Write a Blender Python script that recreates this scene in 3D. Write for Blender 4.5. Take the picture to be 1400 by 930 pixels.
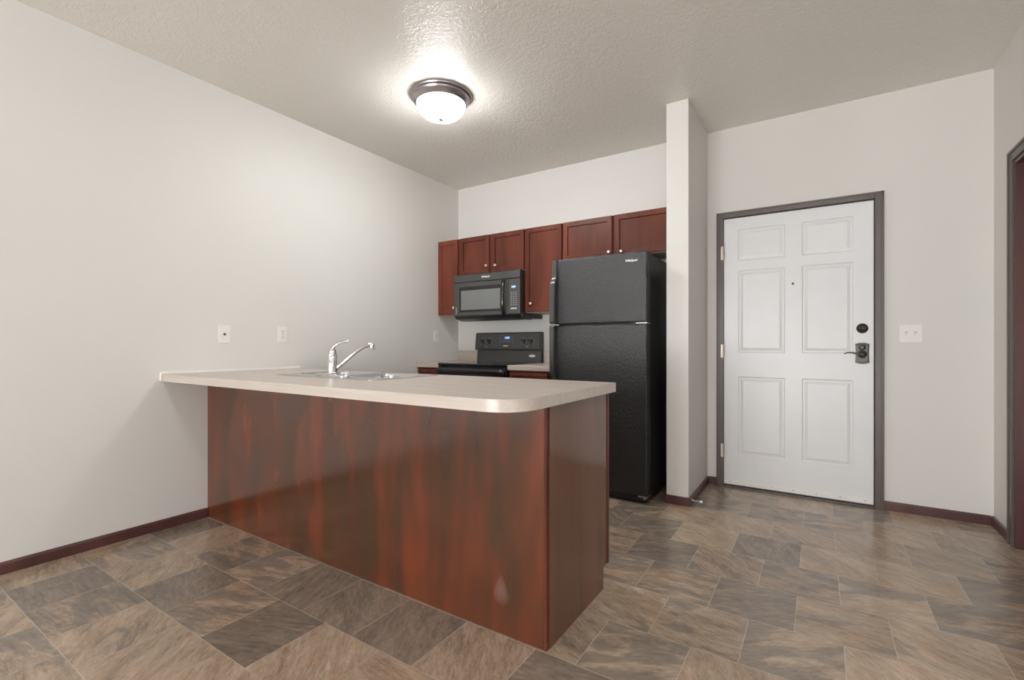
import bpy, bmesh, math, random
from mathutils import Vector, Matrix

# ------------------------------------------------------------------ clear
for o in list(bpy.data.objects):
    bpy.data.objects.remove(o, do_unlink=True)
sc = bpy.context.scene
COL = sc.collection
PI = math.pi
random.seed(7)

# ------------------------------------------------------------------ camera, world, lights, exposure
cam_d = bpy.data.cameras.new('camera')
cam = bpy.data.objects.new('camera', cam_d)
COL.objects.link(cam)
cam.location = (0, 0, 1.08)
cam.rotation_euler = (PI / 2, 0, math.radians(32.881))
cam_d.sensor_fit = 'HORIZONTAL'
cam_d.sensor_width = 36
cam_d.lens = 36 * 649.7 / 1400
cam_d.shift_y = 6.5 / 1400
cam_d.clip_start = 0.02
sc.camera = cam

sc.view_settings.view_transform = 'Standard'
sc.view_settings.look = 'None'
sc.view_settings.gamma = 1
sc.view_settings.use_curve_mapping = False
sc.view_settings.exposure = 0.49
sc.cycles.max_bounces = 14
sc.cycles.diffuse_bounces = 8
sc.cycles.glossy_bounces = 5
sc.cycles.transmission_bounces = 6
sc.cycles.transparent_max_bounces = 8
sc.cycles.sample_clamp_indirect = 6
sc.cycles.caustics_reflective = False
sc.cycles.caustics_refractive = False

XL, XR, YB, YR, H = -3.231, 0.876, 3.945, -5.2, 2.73     # room dimensions

W = bpy.data.worlds.new('sky')
sc.world = W
W.use_nodes = True
bg = W.node_tree.nodes['Background']
bg.inputs[0].default_value = (0.92, 0.96, 1.0, 1)
bg.inputs[1].default_value = 2.2

# daylight entering through the glazed rear wall behind the viewer
WINDOW_POWER = 64
CEILING_FILL = 290  # added upward fill through the rear window
SIDE_FILL = 12  # added upward fill through the added side window
LAMP_STRENGTH = 72.0
FILL_LAMP_STRENGTH = 84.0  # second dome lamp, added out of view as fill


def area(name, loc, rot, sx, sy, power, col):
    d = bpy.data.lights.new(name, 'AREA')
    d.shape = 'RECTANGLE'
    d.size, d.size_y, d.energy, d.color = sx, sy, power, col
    o = bpy.data.objects.new(name, d)
    o.location, o.rotation_euler = loc, rot
    COL.objects.link(o)
    return o


area('daylight_rear_window', (-1.15, -5.42, 1.25), (PI / 2, 0, 0), 3.3, 2.0, WINDOW_POWER, (0.97, 0.985, 1.0))

# added fill lamps outside both windows, tilted up to brighten the ceiling
area('ceiling_fill_rear', (-1.15, -5.75, 0.35), (PI / 2 + math.radians(28), 0, 0), 3.3, 1.2, CEILING_FILL, (1.0, 0.99, 0.97))
area('ceiling_fill_side', (XR + 0.34, -1.45, 1.15), (PI / 2 + math.radians(30), 0, PI / 2), 2.2, 1.4, SIDE_FILL, (0.97, 0.985, 1.0))



# ------------------------------------------------------------------ node helpers / materials
class NT:
    def __init__(self, name):
        self.m = bpy.data.materials.new(name)
        self.m.use_nodes = True
        self.t = self.m.node_tree
        self.b = self.t.nodes['Principled BSDF']

    def n(self, typ, **kw):
        nd = self.t.nodes.new(typ)
        for k, v in kw.items():
            setattr(nd, k, v)
        return nd

    def l(self, a, b):
        self.t.links.new(a, b)

    def math(self, op, a, b=None, clamp=False):
        nd = self.n('ShaderNodeMath', operation=op)
        nd.use_clamp = clamp
        for i, v in enumerate((a, b)):
            if v is None:
                continue
            if isinstance(v, (int, float)):
                nd.inputs[i].default_value = v
            else:
                self.l(v, nd.inputs[i])
        return nd.outputs[0]

    def coord(self, scale=(1, 1, 1), kind='Object', rot=(0, 0, 0)):
        tc = self.n('ShaderNodeTexCoord')
        mp = self.n('ShaderNodeMapping')
        mp.inputs['Scale'].default_value = scale
        mp.inputs['Rotation'].default_value = rot
        self.l(tc.outputs[kind], mp.inputs['Vector'])
        return mp.outputs[0]

    def noise(self, vec, scale=5, detail=3, rough=0.5, dist=0.0):
        nd = self.n('ShaderNodeTexNoise')
        nd.inputs['Scale'].default_value = scale
        nd.inputs['Detail'].default_value = detail
        nd.inputs['Roughness'].default_value = rough
        nd.inputs['Distortion'].default_value = dist
        if vec is not None:
            self.l(vec, nd.inputs['Vector'])
        return nd.outputs['Fac']

    def ramp(self, fac, stops):
        nd = self.n('ShaderNodeValToRGB')
        e = nd.color_ramp.elements
        while len(e) < len(stops):
            e.new(0.5)
        for el, (p, c) in zip(e, stops):
            el.position = p
            el.color = (c[0], c[1], c[2], 1)
        self.l(fac, nd.inputs['Fac'])
        return nd.outputs['Color']

    def mix(self, fac, a, b, mode='MIX'):
        nd = self.n('ShaderNodeMix', data_type='RGBA', blend_type=mode)
        for s, v in ((0, fac), (6, a), (7, b)):
            if isinstance(v, (int, float)):
                nd.inputs[s].default_value = v
            elif isinstance(v, tuple):
                nd.inputs[s].default_value = (v[0], v[1], v[2], 1)
            else:
                self.l(v, nd.inputs[s])
        return nd.outputs[2]

    def bump(self, h, strength=0.2, dist=0.002):
        nd = self.n('ShaderNodeBump')
        nd.inputs['Strength'].default_value = strength
        nd.inputs['Distance'].default_value = dist
        self.l(h, nd.inputs['Height'])
        self.l(nd.outputs[0], self.b.inputs['Normal'])

    def setp(self, **kw):
        for k, v in kw.items():
            k = k.replace('_', ' ')
            if isinstance(v, tuple):
                v = (v[0], v[1], v[2], 1)
            if isinstance(v, (int, float, tuple)):
                self.b.inputs[k].default_value = v
            else:
                self.l(v, self.b.inputs[k])
        return self


def plain(name, col, rough=0.5, metal=0.0, spec=0.5, bump=None):
    t = NT(name)
    v = t.coord()
    nz = t.noise(v, 9, 3)
    lo = tuple(c * 0.985 for c in col)
    hi = tuple(min(1, c * 1.015) for c in col)
    c = t.ramp(nz, [(0.3, lo), (0.7, hi)])
    t.setp(Base_Color=c, Roughness=rough, Metallic=metal, Specular_IOR_Level=spec)
    if bump:
        t.bump(t.noise(v, bump[0], 2), bump[1], 0.001)
    return t.m


def mat_wall(name, col, rough=0.5):
    t = NT(name)
    v = t.coord()
    c = t.ramp(t.noise(v, 1.2, 3), [(0.3, tuple(x * 0.985 for x in col)), (0.7, tuple(min(1, x * 1.015) for x in col))])
    t.setp(Base_Color=c, Roughness=rough, Specular_IOR_Level=0.35)
    t.bump(t.noise(v, 140, 3), 0.10, 0.001)
    return t.m


def mat_ceiling():
    t = NT('textured_ceiling_paint')
    v = t.coord()
    c = t.ramp(t.noise(v, 1.0, 3), [(0.3, (0.785, 0.755, 0.705)), (0.7, (0.810, 0.780, 0.730))])
    t.setp(Base_Color=c, Roughness=0.36, Specular_IOR_Level=0.5)
    a = t.noise(v, 46, 4, 0.55, 0.8)
    r = t.ramp(a, [(0.42, (0, 0, 0)), (0.58, (1, 1, 1))])
    t.bump(r, 0.38, 0.004)
    return t.m


def mat_wood(name, stops, rough=0.28, grain=(70, 70, 2.2), blotch=(4, 4, 0.9), gl=0.22, det=3, drough=0.5, scuff=None, spec=0.5, dist=0.6):
    t = NT(name)
    tc = t.n('ShaderNodeTexCoord')
    oi = t.n('ShaderNodeObjectInfo')
    add = t.n('ShaderNodeVectorMath', operation='ADD')
    mul = t.n('ShaderNodeVectorMath', operation='SCALE')
    comb = t.n('ShaderNodeCombineXYZ')
    t.l(oi.outputs['Random'], comb.inputs[0])
    t.l(oi.outputs['Random'], comb.inputs[2])
    t.l(comb.outputs[0], mul.inputs[0])
    mul.inputs['Scale'].default_value = 13.0
    t.l(tc.outputs['Object'], add.inputs[0])
    t.l(mul.outputs[0], add.inputs[1])

    def mp(s):
        m = t.n('ShaderNodeMapping')
        m.inputs['Scale'].default_value = s
        t.l(add.outputs[0], m.inputs['Vector'])
        return m.outputs[0]
    b = t.noise(mp(blotch), 1.0, det, drough, dist)
    g = t.noise(mp(grain), 1.0, 4, 0.6)
    f = t.math('ADD', b, t.math('MULTIPLY', t.math('SUBTRACT', g, 0.5), gl))
    c = t.ramp(f, stops)
    if scuff:
        sep = t.n('ShaderNodeSeparateXYZ')
        t.l(tc.outputs['Object'], sep.inputs[0])
        dx = t.math('DIVIDE', t.math('SUBTRACT', sep.outputs[0], scuff[0]), scuff[2])
        dz = t.math('DIVIDE', t.math('SUBTRACT', sep.outputs[2], scuff[1]), scuff[3])
        # tear-drop: narrower towards the top
        wdt = t.math('SUBTRACT', 1.15, t.math('MULTIPLY', dz, 0.75))
        dx = t.math('DIVIDE', dx, wdt)
        r2 = t.math('ADD', t.math('MULTIPLY', dx, dx), t.math('MULTIPLY', dz, dz))
        k = t.math('SUBTRACT', 1.0, r2, True)
        k = t.math('MULTIPLY', k, t.math('ADD', t.math('MULTIPLY', g, 0.7), 0.12), True)
        c = t.mix(t.math('MULTIPLY', k, 0.6), c, (0.32, 0.22, 0.20))
    t.setp(Base_Color=c, Roughness=rough, Specular_IOR_Level=spec)
    t.bump(g, 0.06, 0.001)
    return t.m


def mat_floor():
    t = NT('slate_look_sheet_vinyl')
    tc = t.n('ShaderNodeTexCoord')
    sep = t.n('ShaderNodeSeparateXYZ')
    t.l(tc.outputs['Object'], sep.inputs[0])
    X, Y = sep.outputs[0], sep.outputs[1]
    sx, sy = 0.3065, 0.3075
    v = t.math('DIVIDE', t.math('SUBTRACT', Y, 1.462), sy)
    row = t.math('FLOOR', v)
    par = t.math('FLOORED_MODULO', row, 2.0)
    u = t.math('SUBTRACT', t.math('DIVIDE', t.math('ADD', X, 0.692), sx), t.math('MULTIPLY', par, 0.5))
    colm = t.math('FLOOR', u)
    fu = t.math('SUBTRACT', u, colm)
    fv = t.math('SUBTRACT', v, row)
    idv = t.n('ShaderNodeCombineXYZ')
    t.l(colm, idv.inputs[0])
    t.l(row, idv.inputs[1])
    wn = t.n('ShaderNodeTexWhiteNoise', noise_dimensions='3D')
    t.l(idv.outputs[0], wn.inputs['Vector'])
    h1 = wn.outputs['Value']
    sepc = t.n('ShaderNodeSeparateColor')
    t.l(wn.outputs['Color'], sepc.inputs[0])
    h2, h3 = sepc.outputs[0], sepc.outputs[1]
    # every tile has its own slate streak direction and offset
    loc = t.n('ShaderNodeCombineXYZ')
    t.l(t.math('SUBTRACT', fu, 0.5), loc.inputs[0])
    t.l(t.math('SUBTRACT', fv, 0.5), loc.inputs[1])
    t.l(t.math('MULTIPLY', h2, 47.0), loc.inputs[2])
    vr = t.n('ShaderNodeVectorRotate', rotation_type='Z_AXIS')
    t.l(loc.outputs[0], vr.inputs['Vector'])
    t.l(t.math('SUBTRACT', t.math('MULTIPLY', h3, 1.9), 0.65), vr.inputs['Angle'])
    mp = t.n('ShaderNodeMapping')
    mp.inputs['Scale'].default_value = (1.0, 3.4, 1)
    t.l(vr.outputs[0], mp.inputs['Vector'])
    n1 = t.noise(mp.outputs[0], 1.25, 5, 0.6, 0.9)
    n2 = t.noise(mp.outputs[0], 7.0, 9, 0.78, 0.4)
    n3 = t.noise(vr.outputs[0], 1.5, 3, 0.5, 1.2)
    mp2 = t.n('ShaderNodeMapping')
    mp2.inputs['Scale'].default_value = (0.75, 1.9, 1)
    mp2.inputs['Location'].default_value = (3.1, 1.7, 9.0)
    t.l(vr.outputs[0], mp2.inputs['Vector'])
    n4 = t.noise(mp2.outputs[0], 1.3, 5, 0.55, 0.9)
    # tone: tile tone + veining
    tone = t.math('ADD', t.math('MULTIPLY', h1, 0.20), t.math('MULTIPLY', n1, 0.70))
    tone = t.math('ADD', tone, 0.055)
    tone = t.math('ADD', tone, t.math('MULTIPLY', t.math('SUBTRACT', n2, 0.5), 0.95))
    c = t.ramp(tone, [(0.22, (0.144, 0.108, 0.083)), (0.42, (0.281, 0.211, 0.158)), (0.58, (0.400, 0.307, 0.227)),
                      (0.76, (0.519, 0.413, 0.314)), (0.95, (0.662, 0.554, 0.442))])
    rust = t.math('MULTIPLY', t.math('SUBTRACT', n3, 0.48), 3.0, True)
    rust = t.math('MULTIPLY', rust, t.math('MULTIPLY', t.math('SUBTRACT', h2, 0.2), 0.9, True), True)
    c = t.mix(rust, c, t.mix(tone, (0.212, 0.099, 0.050), (0.588, 0.357, 0.210)))
    # dark slate bands and whole dark tiles, with fairly crisp edges
    lim = t.math('ADD', 0.40, t.math('MULTIPLY', h3, 0.30))
    band = t.math('MULTIPLY', t.math('SUBTRACT', n4, lim), 14.0, True)
    whole = t.math('MULTIPLY', t.math('LESS_THAN', h1, 0.22), 0.7)
    band = t.math('MULTIPLY', t.math('MAXIMUM', band, whole), 0.82)
    c = t.mix(band, c, t.mix(tone, (0.077, 0.064, 0.056), (0.338, 0.281, 0.233)))
    # grout
    du = t.math('MULTIPLY', t.math('MINIMUM', fu, t.math('SUBTRACT', 1.0, fu)), sx)
    dv = t.math('MULTIPLY', t.math('MINIMUM', fv, t.math('SUBTRACT', 1.0, fv)), sy)
    d = t.math('MINIMUM', du, dv)
    g = t.math('LESS_THAN', d, 0.0016)
    gn = t.noise(t.coord(), 8.0, 3)
    g = t.math('MULTIPLY', g, t.math('ADD', t.math('MULTIPLY', gn, 1.2), 0.0, True))
    c = t.mix(g, c, (0.50, 0.45, 0.40))
    t.setp(Base_Color=c, Specular_IOR_Level=0.55)
    rr = t.math('ADD', t.math('MULTIPLY', n2, 0.14), 0.15)
    t.setp(Roughness=rr)
    t.bump(t.math('SUBTRACT', n2, t.math('MULTIPLY', g, 0.5)), 0.05, 0.002)
    return t.m


def mat_laminate():
    t = NT('beige_streaked_laminate')
    v = t.coord((1.3, 26, 26))
    n1 = t.noise(v, 1.0, 5, 0.6)
    n2 = t.noise(t.coord((5, 160, 160)), 1.0, 3, 0.6)
    f = t.math('ADD', t.math('MULTIPLY', n1, 0.7), t.math('MULTIPLY', n2, 0.3))
    c = t.ramp(f, [(0.32, (0.470, 0.408, 0.362)), (0.52, (0.550, 0.488, 0.440)), (0.70, (0.620, 0.562, 0.515))])
    t.setp(Base_Color=c, Roughness=0.30, Specular_IOR_Level=0.5)
    return t.m


def mat_emit(name, col, strength):
    t = NT(name)
    t.setp(Base_Color=col, Roughness=0.4)
    t.b.inputs['Emission Color'].default_value = (*col, 1)
    t.b.inputs['Emission Strength'].default_value = strength
    return t.m


def mat_dome(name, col, strength):
    # lit frosted bowl: brightest where it faces down, dimmer up its sides
    t = NT(name)
    geo = t.n('ShaderNodeNewGeometry')
    sep = t.n('ShaderNodeSeparateXYZ')
    t.l(geo.outputs['Normal'], sep.inputs[0])
    dn = t.math('MAXIMUM', t.math('MULTIPLY', sep.outputs[2], -1.0), 0.0)
    f = t.math('ADD', 0.23, t.math('MULTIPLY', t.math('POWER', dn, 1.4), 0.77))
    t.setp(Base_Color=col, Roughness=0.4)
    t.b.inputs['Emission Color'].default_value = (*col, 1)
    t.l(t.math('MULTIPLY', f, strength), t.b.inputs['Emission Strength'])
    return t.m


def mat_black_pebble():
    t = NT('black_pebbled_enamel')
    v = t.coord()
    n = t.noise(v, 150, 2, 0.5)
    n2 = t.noise(v, 75, 2, 0.5)
    c = t.ramp(n, [(0.40, (0.009, 0.009, 0.010)), (0.66, (0.030, 0.030, 0.032))])
    t.setp(Base_Color=c, Roughness=0.30, Specular_IOR_Level=0.62)
    t.bump(t.math('ADD', n, n2), 0.8, 0.003)
    return t.m


def mat_steel(name, col=(0.62, 0.62, 0.62), rough=0.22, streak=True):
    t = NT(name)
    n = t.noise(t.coord((3, 120, 120) if streak else (20, 20, 20)), 1.0, 3)
    c = t.ramp(n, [(0.3, tuple(x * 0.93 for x in col)), (0.7, tuple(min(1, x * 1.07) for x in col))])
    t.setp(Base_Color=c, Metallic=1.0, Roughness=rough)
    return t.m


def mat_glass():
    m = bpy.data.materials.new('clear_window_glass')
    m.use_nodes = True
    nt = m.node_tree
    nt.nodes.remove(nt.nodes['Principled BSDF'])
    out = nt.nodes['Material Output']
    tr = nt.nodes.new('ShaderNodeBsdfTransparent')
    gl = nt.nodes.new('ShaderNodeBsdfGlossy')
    gl.inputs['Roughness'].default_value = 0.02
    fr = nt.nodes.new('ShaderNodeFresnel')
    fr.inputs['IOR'].default_value = 1.45
    mx = nt.nodes.new('ShaderNodeMixShader')
    nt.links.new(fr.outputs[0], mx.inputs[0])
    nt.links.new(tr.outputs[0], mx.inputs[1])
    nt.links.new(gl.outputs[0], mx.inputs[2])
    nt.links.new(mx.outputs[0], out.inputs[0])
    return m


CH = [(0.26, (0.060, 0.018, 0.012)), (0.50, (0.115, 0.032, 0.020)), (0.74, (0.190, 0.052, 0.030))]
M = dict(
    wall=mat_wall('greige_wall_paint', (0.698, 0.688, 0.660)),
    ceil=mat_ceiling(),
    floor=mat_floor(),
    cherry=mat_wood('cherry_stained_maple', CH, 0.36, spec=0.22, gl=0.35),
    cherry_dark=mat_wood('dark_cherry_trim', [(0.3, (0.062, 0.024, 0.022)), (0.7, (0.105, 0.042, 0.038))], 0.35),
    panel=mat_wood('glossy_cherry_veneer', [(0.28, (0.055, 0.025, 0.010)), (0.44, (0.080, 0.026, 0.010)), (0.58, (0.118, 0.029, 0.010)), (0.78, (0.170, 0.036, 0.012))],
                   0.17, (90, 90, 1.6), (8.5, 8.5, 2.4), 0.10, det=1.6, drough=0.45, scuff=(1.001, 0.165, 0.030, 0.062), spec=1.0, dist=0.15),
    endp=mat_wood('brown_cherry_laminate', [(0.30, (0.118, 0.053, 0.029)), (0.70, (0.165, 0.073, 0.040))], 0.18, (260, 260, 2.0), (4, 4, 0.5), 0.5, spec=0.8),
    lam=mat_laminate(),
    white=plain('white_painted_steel', (0.74, 0.75, 0.765), 0.34, spec=0.5),
    plastic=plain('white_plastic', (0.80, 0.79, 0.75), 0.35),
    caulk=plain('white_caulk', (0.82, 0.81, 0.78), 0.5),
    frame=plain('dark_bronze_frame_paint', (0.092, 0.071, 0.062), 0.36),
    frame_shadow=plain('black_gap_strip', (0.02, 0.02, 0.022), 0.6),
    bronze=plain('aged_bronze', (0.060, 0.054, 0.045), 0.34, 0.35),
    bronze_brown=plain('oil_rubbed_bronze', (0.052, 0.036, 0.031), 0.36, 0.35),
    brass=mat_steel('satin_brass_hinge', (0.44, 0.38, 0.32), 0.4, False),
    chrome=mat_steel('polished_chrome', (0.80, 0.80, 0.82), 0.08, False),
    steel=mat_steel('brushed_stainless', (0.66, 0.66, 0.66), 0.24),
    alum=mat_steel('dull_aluminium', (0.55, 0.55, 0.55), 0.38),
    knob=mat_steel('satin_nickel', (0.76, 0.70, 0.64), 0.28, False),
    fixture=mat_steel('brushed_pewter', (0.42, 0.40, 0.40), 0.30, False),
    black=plain('gloss_black_enamel', (0.013, 0.013, 0.014), 0.16, spec=0.5),
    black_satin=plain('satin_black_plastic', (0.022, 0.022, 0.022), 0.33),
    charcoal=plain('charcoal_gloss_plastic', (0.052, 0.052, 0.050), 0.28, spec=0.6),
    mesh_window=plain('grey_screened_oven_glass', (0.155, 0.160, 0.155), 0.16, spec=0.6),
    pebble=mat_black_pebble(),
    glass_black=plain('black_ceramic_glass', (0.010, 0.010, 0.012), 0.09, spec=0.5),
    ring=plain('grey_burner_print', (0.07, 0.07, 0.075), 0.2),
    mark=plain('pale_grey_print', (0.55, 0.55, 0.55), 0.4),
    dim_mark=plain('grey_key_print', (0.26, 0.26, 0.26), 0.4),
    silver=plain('silver_lettering', (0.85, 0.85, 0.86), 0.3),
    display=mat_emit('blue_lit_display', (0.02, 0.07, 0.18), 0.25),
    digits=mat_emit('pale_blue_lit_digits', (0.55, 0.85, 1.0), 0.5),
    dome=mat_dome('glowing_frosted_glass', (1.0, 0.995, 0.985), LAMP_STRENGTH),
    fill_dome=mat_dome('glowing_frosted_glass_fill', (1.0, 0.995, 0.985), FILL_LAMP_STRENGTH),
    inside=plain('cabinet_interior', (0.45, 0.36, 0.27), 0.5),
    dark=plain('dark_recess', (0.02, 0.018, 0.016), 0.7),
    glass=mat_glass(),
    vinyl=plain('white_vinyl_window_frame', (0.8, 0.8, 0.8), 0.4),
)


# ------------------------------------------------------------------ mesh helpers
def BM():
    return bmesh.new()


def box(bm, x0, x1, y0, y1, z0, z1, bev=0.0, seg=2):
    r = bmesh.ops.create_cube(bm, size=1)
    vs = r['verts']
    for v in vs:
        v.co = Vector(((x0 + x1) / 2 + v.co.x * (x1 - x0), (y0 + y1) / 2 + v.co.y * (y1 - y0), (z0 + z1) / 2 + v.co.z * (z1 - z0)))
    if bev > 0:
        es = list({e for v in vs for e in v.link_edges})
        bmesh.ops.bevel(bm, geom=es, offset=bev, segments=seg, profile=0.5, affect='EDGES')
    return bm


def lathe(bm, prof, n=40, mat4=None):
    """prof: (radius, height) pairs, revolved about local Z."""
    rings = []
    for r, z in prof:
        if r < 1e-6:
            rings.append([bm.verts.new((0, 0, z))])
        else:
            rings.append([bm.verts.new((r * math.cos(2 * PI * i / n), r * math.sin(2 * PI * i / n), z)) for i in range(n)])
    for a, b in zip(rings[:-1], rings[1:]):
        for i in range(n):
            j = (i + 1) % n
            if len(a) == 1 and len(b) == 1:
                continue
            if len(a) == 1:
                bm.faces.new((a[0], b[j], b[i]))
            elif len(b) == 1:
                bm.faces.new((a[i], a[j], b[0]))
            else:
                bm.faces.new((a[i], a[j], b[j], b[i]))
    if len(rings[0]) > 1:
        bm.faces.new(list(reversed(rings[0])))
    if len(rings[-1]) > 1:
        bm.faces.new(rings[-1])
    if mat4 is not None:
        vs = [v for r in rings for v in r]
        bmesh.ops.transform(bm, matrix=mat4, verts=vs)
    return bm


def tube(bm, pts, radii, n=14, flat=None):
    """sweep a circle (or ellipse, flat=(a,b) factors) along points."""
    pts = [Vector(p) for p in pts]
    if isinstance(radii, (int, float)):
        radii = [radii] * len(pts)
    rings = []
    up = Vector((0, 0, 1))
    prev = None
    for i, p in enumerate(pts):
        d = (pts[min(i + 1, len(pts) - 1)] - pts[max(i - 1, 0)]).normalized()
        if prev is None:
            s = d.cross(up)
            if s.length < 1e-4:
                s = d.cross(Vector((0, 1, 0)))
        else:
            s = prev - d * prev.dot(d)
        s.normalize()
        prev = s
        u = s.cross(d).normalized()
        fa, fb = flat if flat else (1, 1)
        rings.append([bm.verts.new(p + s * radii[i] * fa * math.cos(2 * PI * k / n) + u * radii[i] * fb * math.sin(2 * PI * k / n)) for k in range(n)])
    for a, b in zip(rings[:-1], rings[1:]):
        for i in range(n):
            j = (i + 1) % n
            bm.faces.new((a[i], a[j], b[j], b[i]))
    bm.faces.new(list(reversed(rings[0])))
    bm.faces.new(rings[-1])
    return bm


def smooth_pts(pts, k=6):
    """Catmull-Rom through points."""
    P = [Vector(p) for p in pts]
    P = [P[0]] + P + [P[-1]]
    out = []
    for i in range(1, len(P) - 2):
        a, b, c, d = P[i - 1], P[i], P[i + 1], P[i + 2]
        for s in range(k):
            t = s / k
            out.append(0.5 * ((2 * b) + (c - a) * t + (2 * a - 5 * b + 4 * c - d) * t * t + (3 * b - a - 3 * c + d) * t ** 3))
    out.append(P[-2])
    return out


def rrect(x0, x1, y0, y1, r, n=6):
    """rounded rectangle outline, counter-clockwise; r may be a 4-tuple (x0y0, x1y0, x1y1, x0y1)."""
    if isinstance(r, (int, float)):
        r = (r,) * 4
    pts = []
    for (cx, cy, a0, rr, sx, sy) in ((x0, y0, PI, r[0], 1, 1), (x1, y0, 1.5 * PI, r[1], -1, 1), (x1, y1, 0, r[2], -1, -1), (x0, y1, 0.5 * PI, r[3], 1, -1)):
        if rr < 1e-6:
            pts.append((cx, cy))
            continue
        ox, oy = cx + sx * rr, cy + sy * rr
        for k in range(n + 1):
            a = a0 + 0.5 * PI * k / n
            pts.append((ox + rr * math.cos(a), oy + rr * math.sin(a)))
    return pts


def plate(bm, outer, holes, z0, z1):
    """flat slab between z0 and z1 with holes."""
    def loop(pts, z):
        vs = [bm.verts.new((x, y, z)) for x, y in pts]
        es = [bm.edges.new((vs[i], vs[(i + 1) % len(vs)])) for i in range(len(vs))]
        return vs, es
    tops, bots, et, eb = [], [], [], []
    for pts in [outer] + list(holes):
        v, e = loop(pts, z1)
        tops.append(v)
        et += e
        v, e = loop(pts, z0)
        bots.append(v)
        eb += e
    bmesh.ops.triangle_fill(bm, edges=et, use_beauty=True, use_dissolve=True)
    bmesh.ops.triangle_fill(bm, edges=eb, use_beauty=True, use_dissolve=True)
    for a, b in zip(tops, bots):
        for i in range(len(a)):
            j = (i + 1) % len(a)
            try:
                bm.faces.new((a[i], a[j], b[j], b[i]))
            except ValueError:
                pass
    bmesh.ops.recalc_face_normals(bm, faces=bm.faces)
    return bm


def loft(bm, rings, cap_start=True, cap_end=True):
    rs = [[bm.verts.new(p) for p in r] for r in rings]
    n = len(rs[0])
    for a, b in zip(rs[:-1], rs[1:]):
        for i in range(n):
            j = (i + 1) % n
            bm.faces.new((a[i], a[j], b[j], b[i]))
    if cap_start:
        bm.faces.new(list(reversed(rs[0])))
    if cap_end:
        bm.faces.new(rs[-1])
    return bm


# ------------------------------------------------------------------ object helpers
def root_loc(o):
    v = Vector((0, 0, 0))
    while o is not None:
        v += Vector(o.location)
        o = o.parent
    return v


def obj(name, bm, mat, parent=None, loc=None, smooth=False, label=None, recalc=True):
    """meshes are given in room coordinates; the vertices are moved to the parent's origin."""
    if recalc:
        bmesh.ops.recalc_face_normals(bm, faces=bm.faces)
    base = root_loc(parent) if parent else Vector((0, 0, 0))
    off = Vector(loc) if loc else base
    for v in bm.verts:
        v.co -= off
    me = bpy.data.meshes.new(name)
    bm.to_mesh(me)
    bm.free()
    if smooth:
        for p in me.polygons:
            p.use_smooth = True
        try:
            me.set_sharp_from_angle(angle=math.radians(40))
        except Exception:
            pass
    if isinstance(mat, (list, tuple)):
        for m in mat:
            me.materials.append(m)
    else:
        me.materials.append(mat)
    o = bpy.data.objects.new(name, me)
    COL.objects.link(o)
    if parent:
        o.parent = parent
        o.location = off - base
    else:
        o.location = off if loc else (0, 0, 0)
    if label:
        o['label'] = label
    return o


def thing(name, label, cat, loc, group=None):
    o = bpy.data.objects.new(name, None)
    o.empty_display_size = 0.05
    COL.objects.link(o)
    o.location = loc
    o['label'] = label
    o['category'] = cat
    if group:
        o['group'] = group
    return o


def struct(name, bm, mat, label, cat, loc=None, smooth=False):
    o = obj(name, bm, mat, None, loc, smooth)
    o['kind'] = 'structure'
    o['label'] = label
    o['category'] = cat
    return o


def lettering(text, size, loc, mat, parent, shear=0.0, rot=(PI / 2, 0, 0), name='lettering', bold=0.0, align='CENTER'):
    cu = bpy.data.curves.new(name, 'FONT')
    cu.body = text
    cu.size = size
    cu.shear = shear
    cu.align_x = align
    cu.align_y = 'CENTER'
    cu.extrude = 0.0006
    cu.offset = bold
    tmp = bpy.data.objects.new(name, cu)
    COL.objects.link(tmp)
    dg = bpy.context.evaluated_depsgraph_get()
    me = bpy.data.meshes.new_from_object(tmp.evaluated_get(dg))
    bpy.data.objects.remove(tmp, do_unlink=True)
    bpy.data.curves.remove(cu)
    me.materials.clear()
    me.materials.append(mat)
    me.name = name
    o = bpy.data.objects.new(name, me)
    COL.objects.link(o)
    o.rotation_euler = rot
    o.parent = parent
    o.location = Vector(loc) - root_loc(parent)
    return o


def frame_to(axis):
    """matrix turning local +Z to the given axis."""
    return Vector((0, 0, 1)).rotation_difference(Vector(axis)).to_matrix().to_4x4()


def at(loc, axis):
    return Matrix.Translation(loc) @ frame_to(axis)


# ================================================================== SETTING
b = BM()
box(b, XL - 0.12, XR + 1.3, YR - 0.12, YB + 0.12, -0.08, 0.0)
struct('floor', b, M['floor'], 'brown slate-look vinyl floor of staggered square tiles', 'floor')
b = BM()
box(b, XL - 0.12, XR + 1.3, YR - 0.12, YB + 0.12, H, H + 0.1)
struct('ceiling', b, M['ceil'], 'beige textured ceiling above the kitchen', 'ceiling')
b = BM()
box(b, XL - 0.12, XL, YR - 0.12, YB + 0.12, 0, H)
struct('wall_left', b, M['wall'], 'long plain greige wall at the left with outlets', 'wall')
b = BM()
DX0, DX1, DZ = -0.664, 0.356, 2.088       # outer edges of the entry door frame
box(b, XL, DX0 + 0.01, YB, YB + 0.12, 0, H)
box(b, DX1 - 0.01, XR + 0.12, YB, YB + 0.12, 0, H)
box(b, DX0 + 0.01, DX1 - 0.01, YB, YB + 0.12, DZ - 0.01, H)
struct('wall_back', b, M['wall'], 'greige back wall holding the white entry door', 'wall')
RY0, RY1, RZ = 2.64, 3.575, 2.058         # opening in the right-hand wall
b = BM()
box(b, XR, XR + 0.12, RY1, YB, 0, H)
SW0, SW1, SWZ0, SWZ1 = -2.50, -0.50, 0.75, 2.15       # added unseen side window that lets in fill light
box(b, XR, XR + 0.12, SW1, RY0, 0, H)
box(b, XR, XR + 0.12, YR - 0.12, SW0, 0, H)
box(b, XR, XR + 0.12, SW0, SW1, 0, SWZ0)
box(b, XR, XR + 0.12, SW0, SW1, SWZ1, H)
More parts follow.
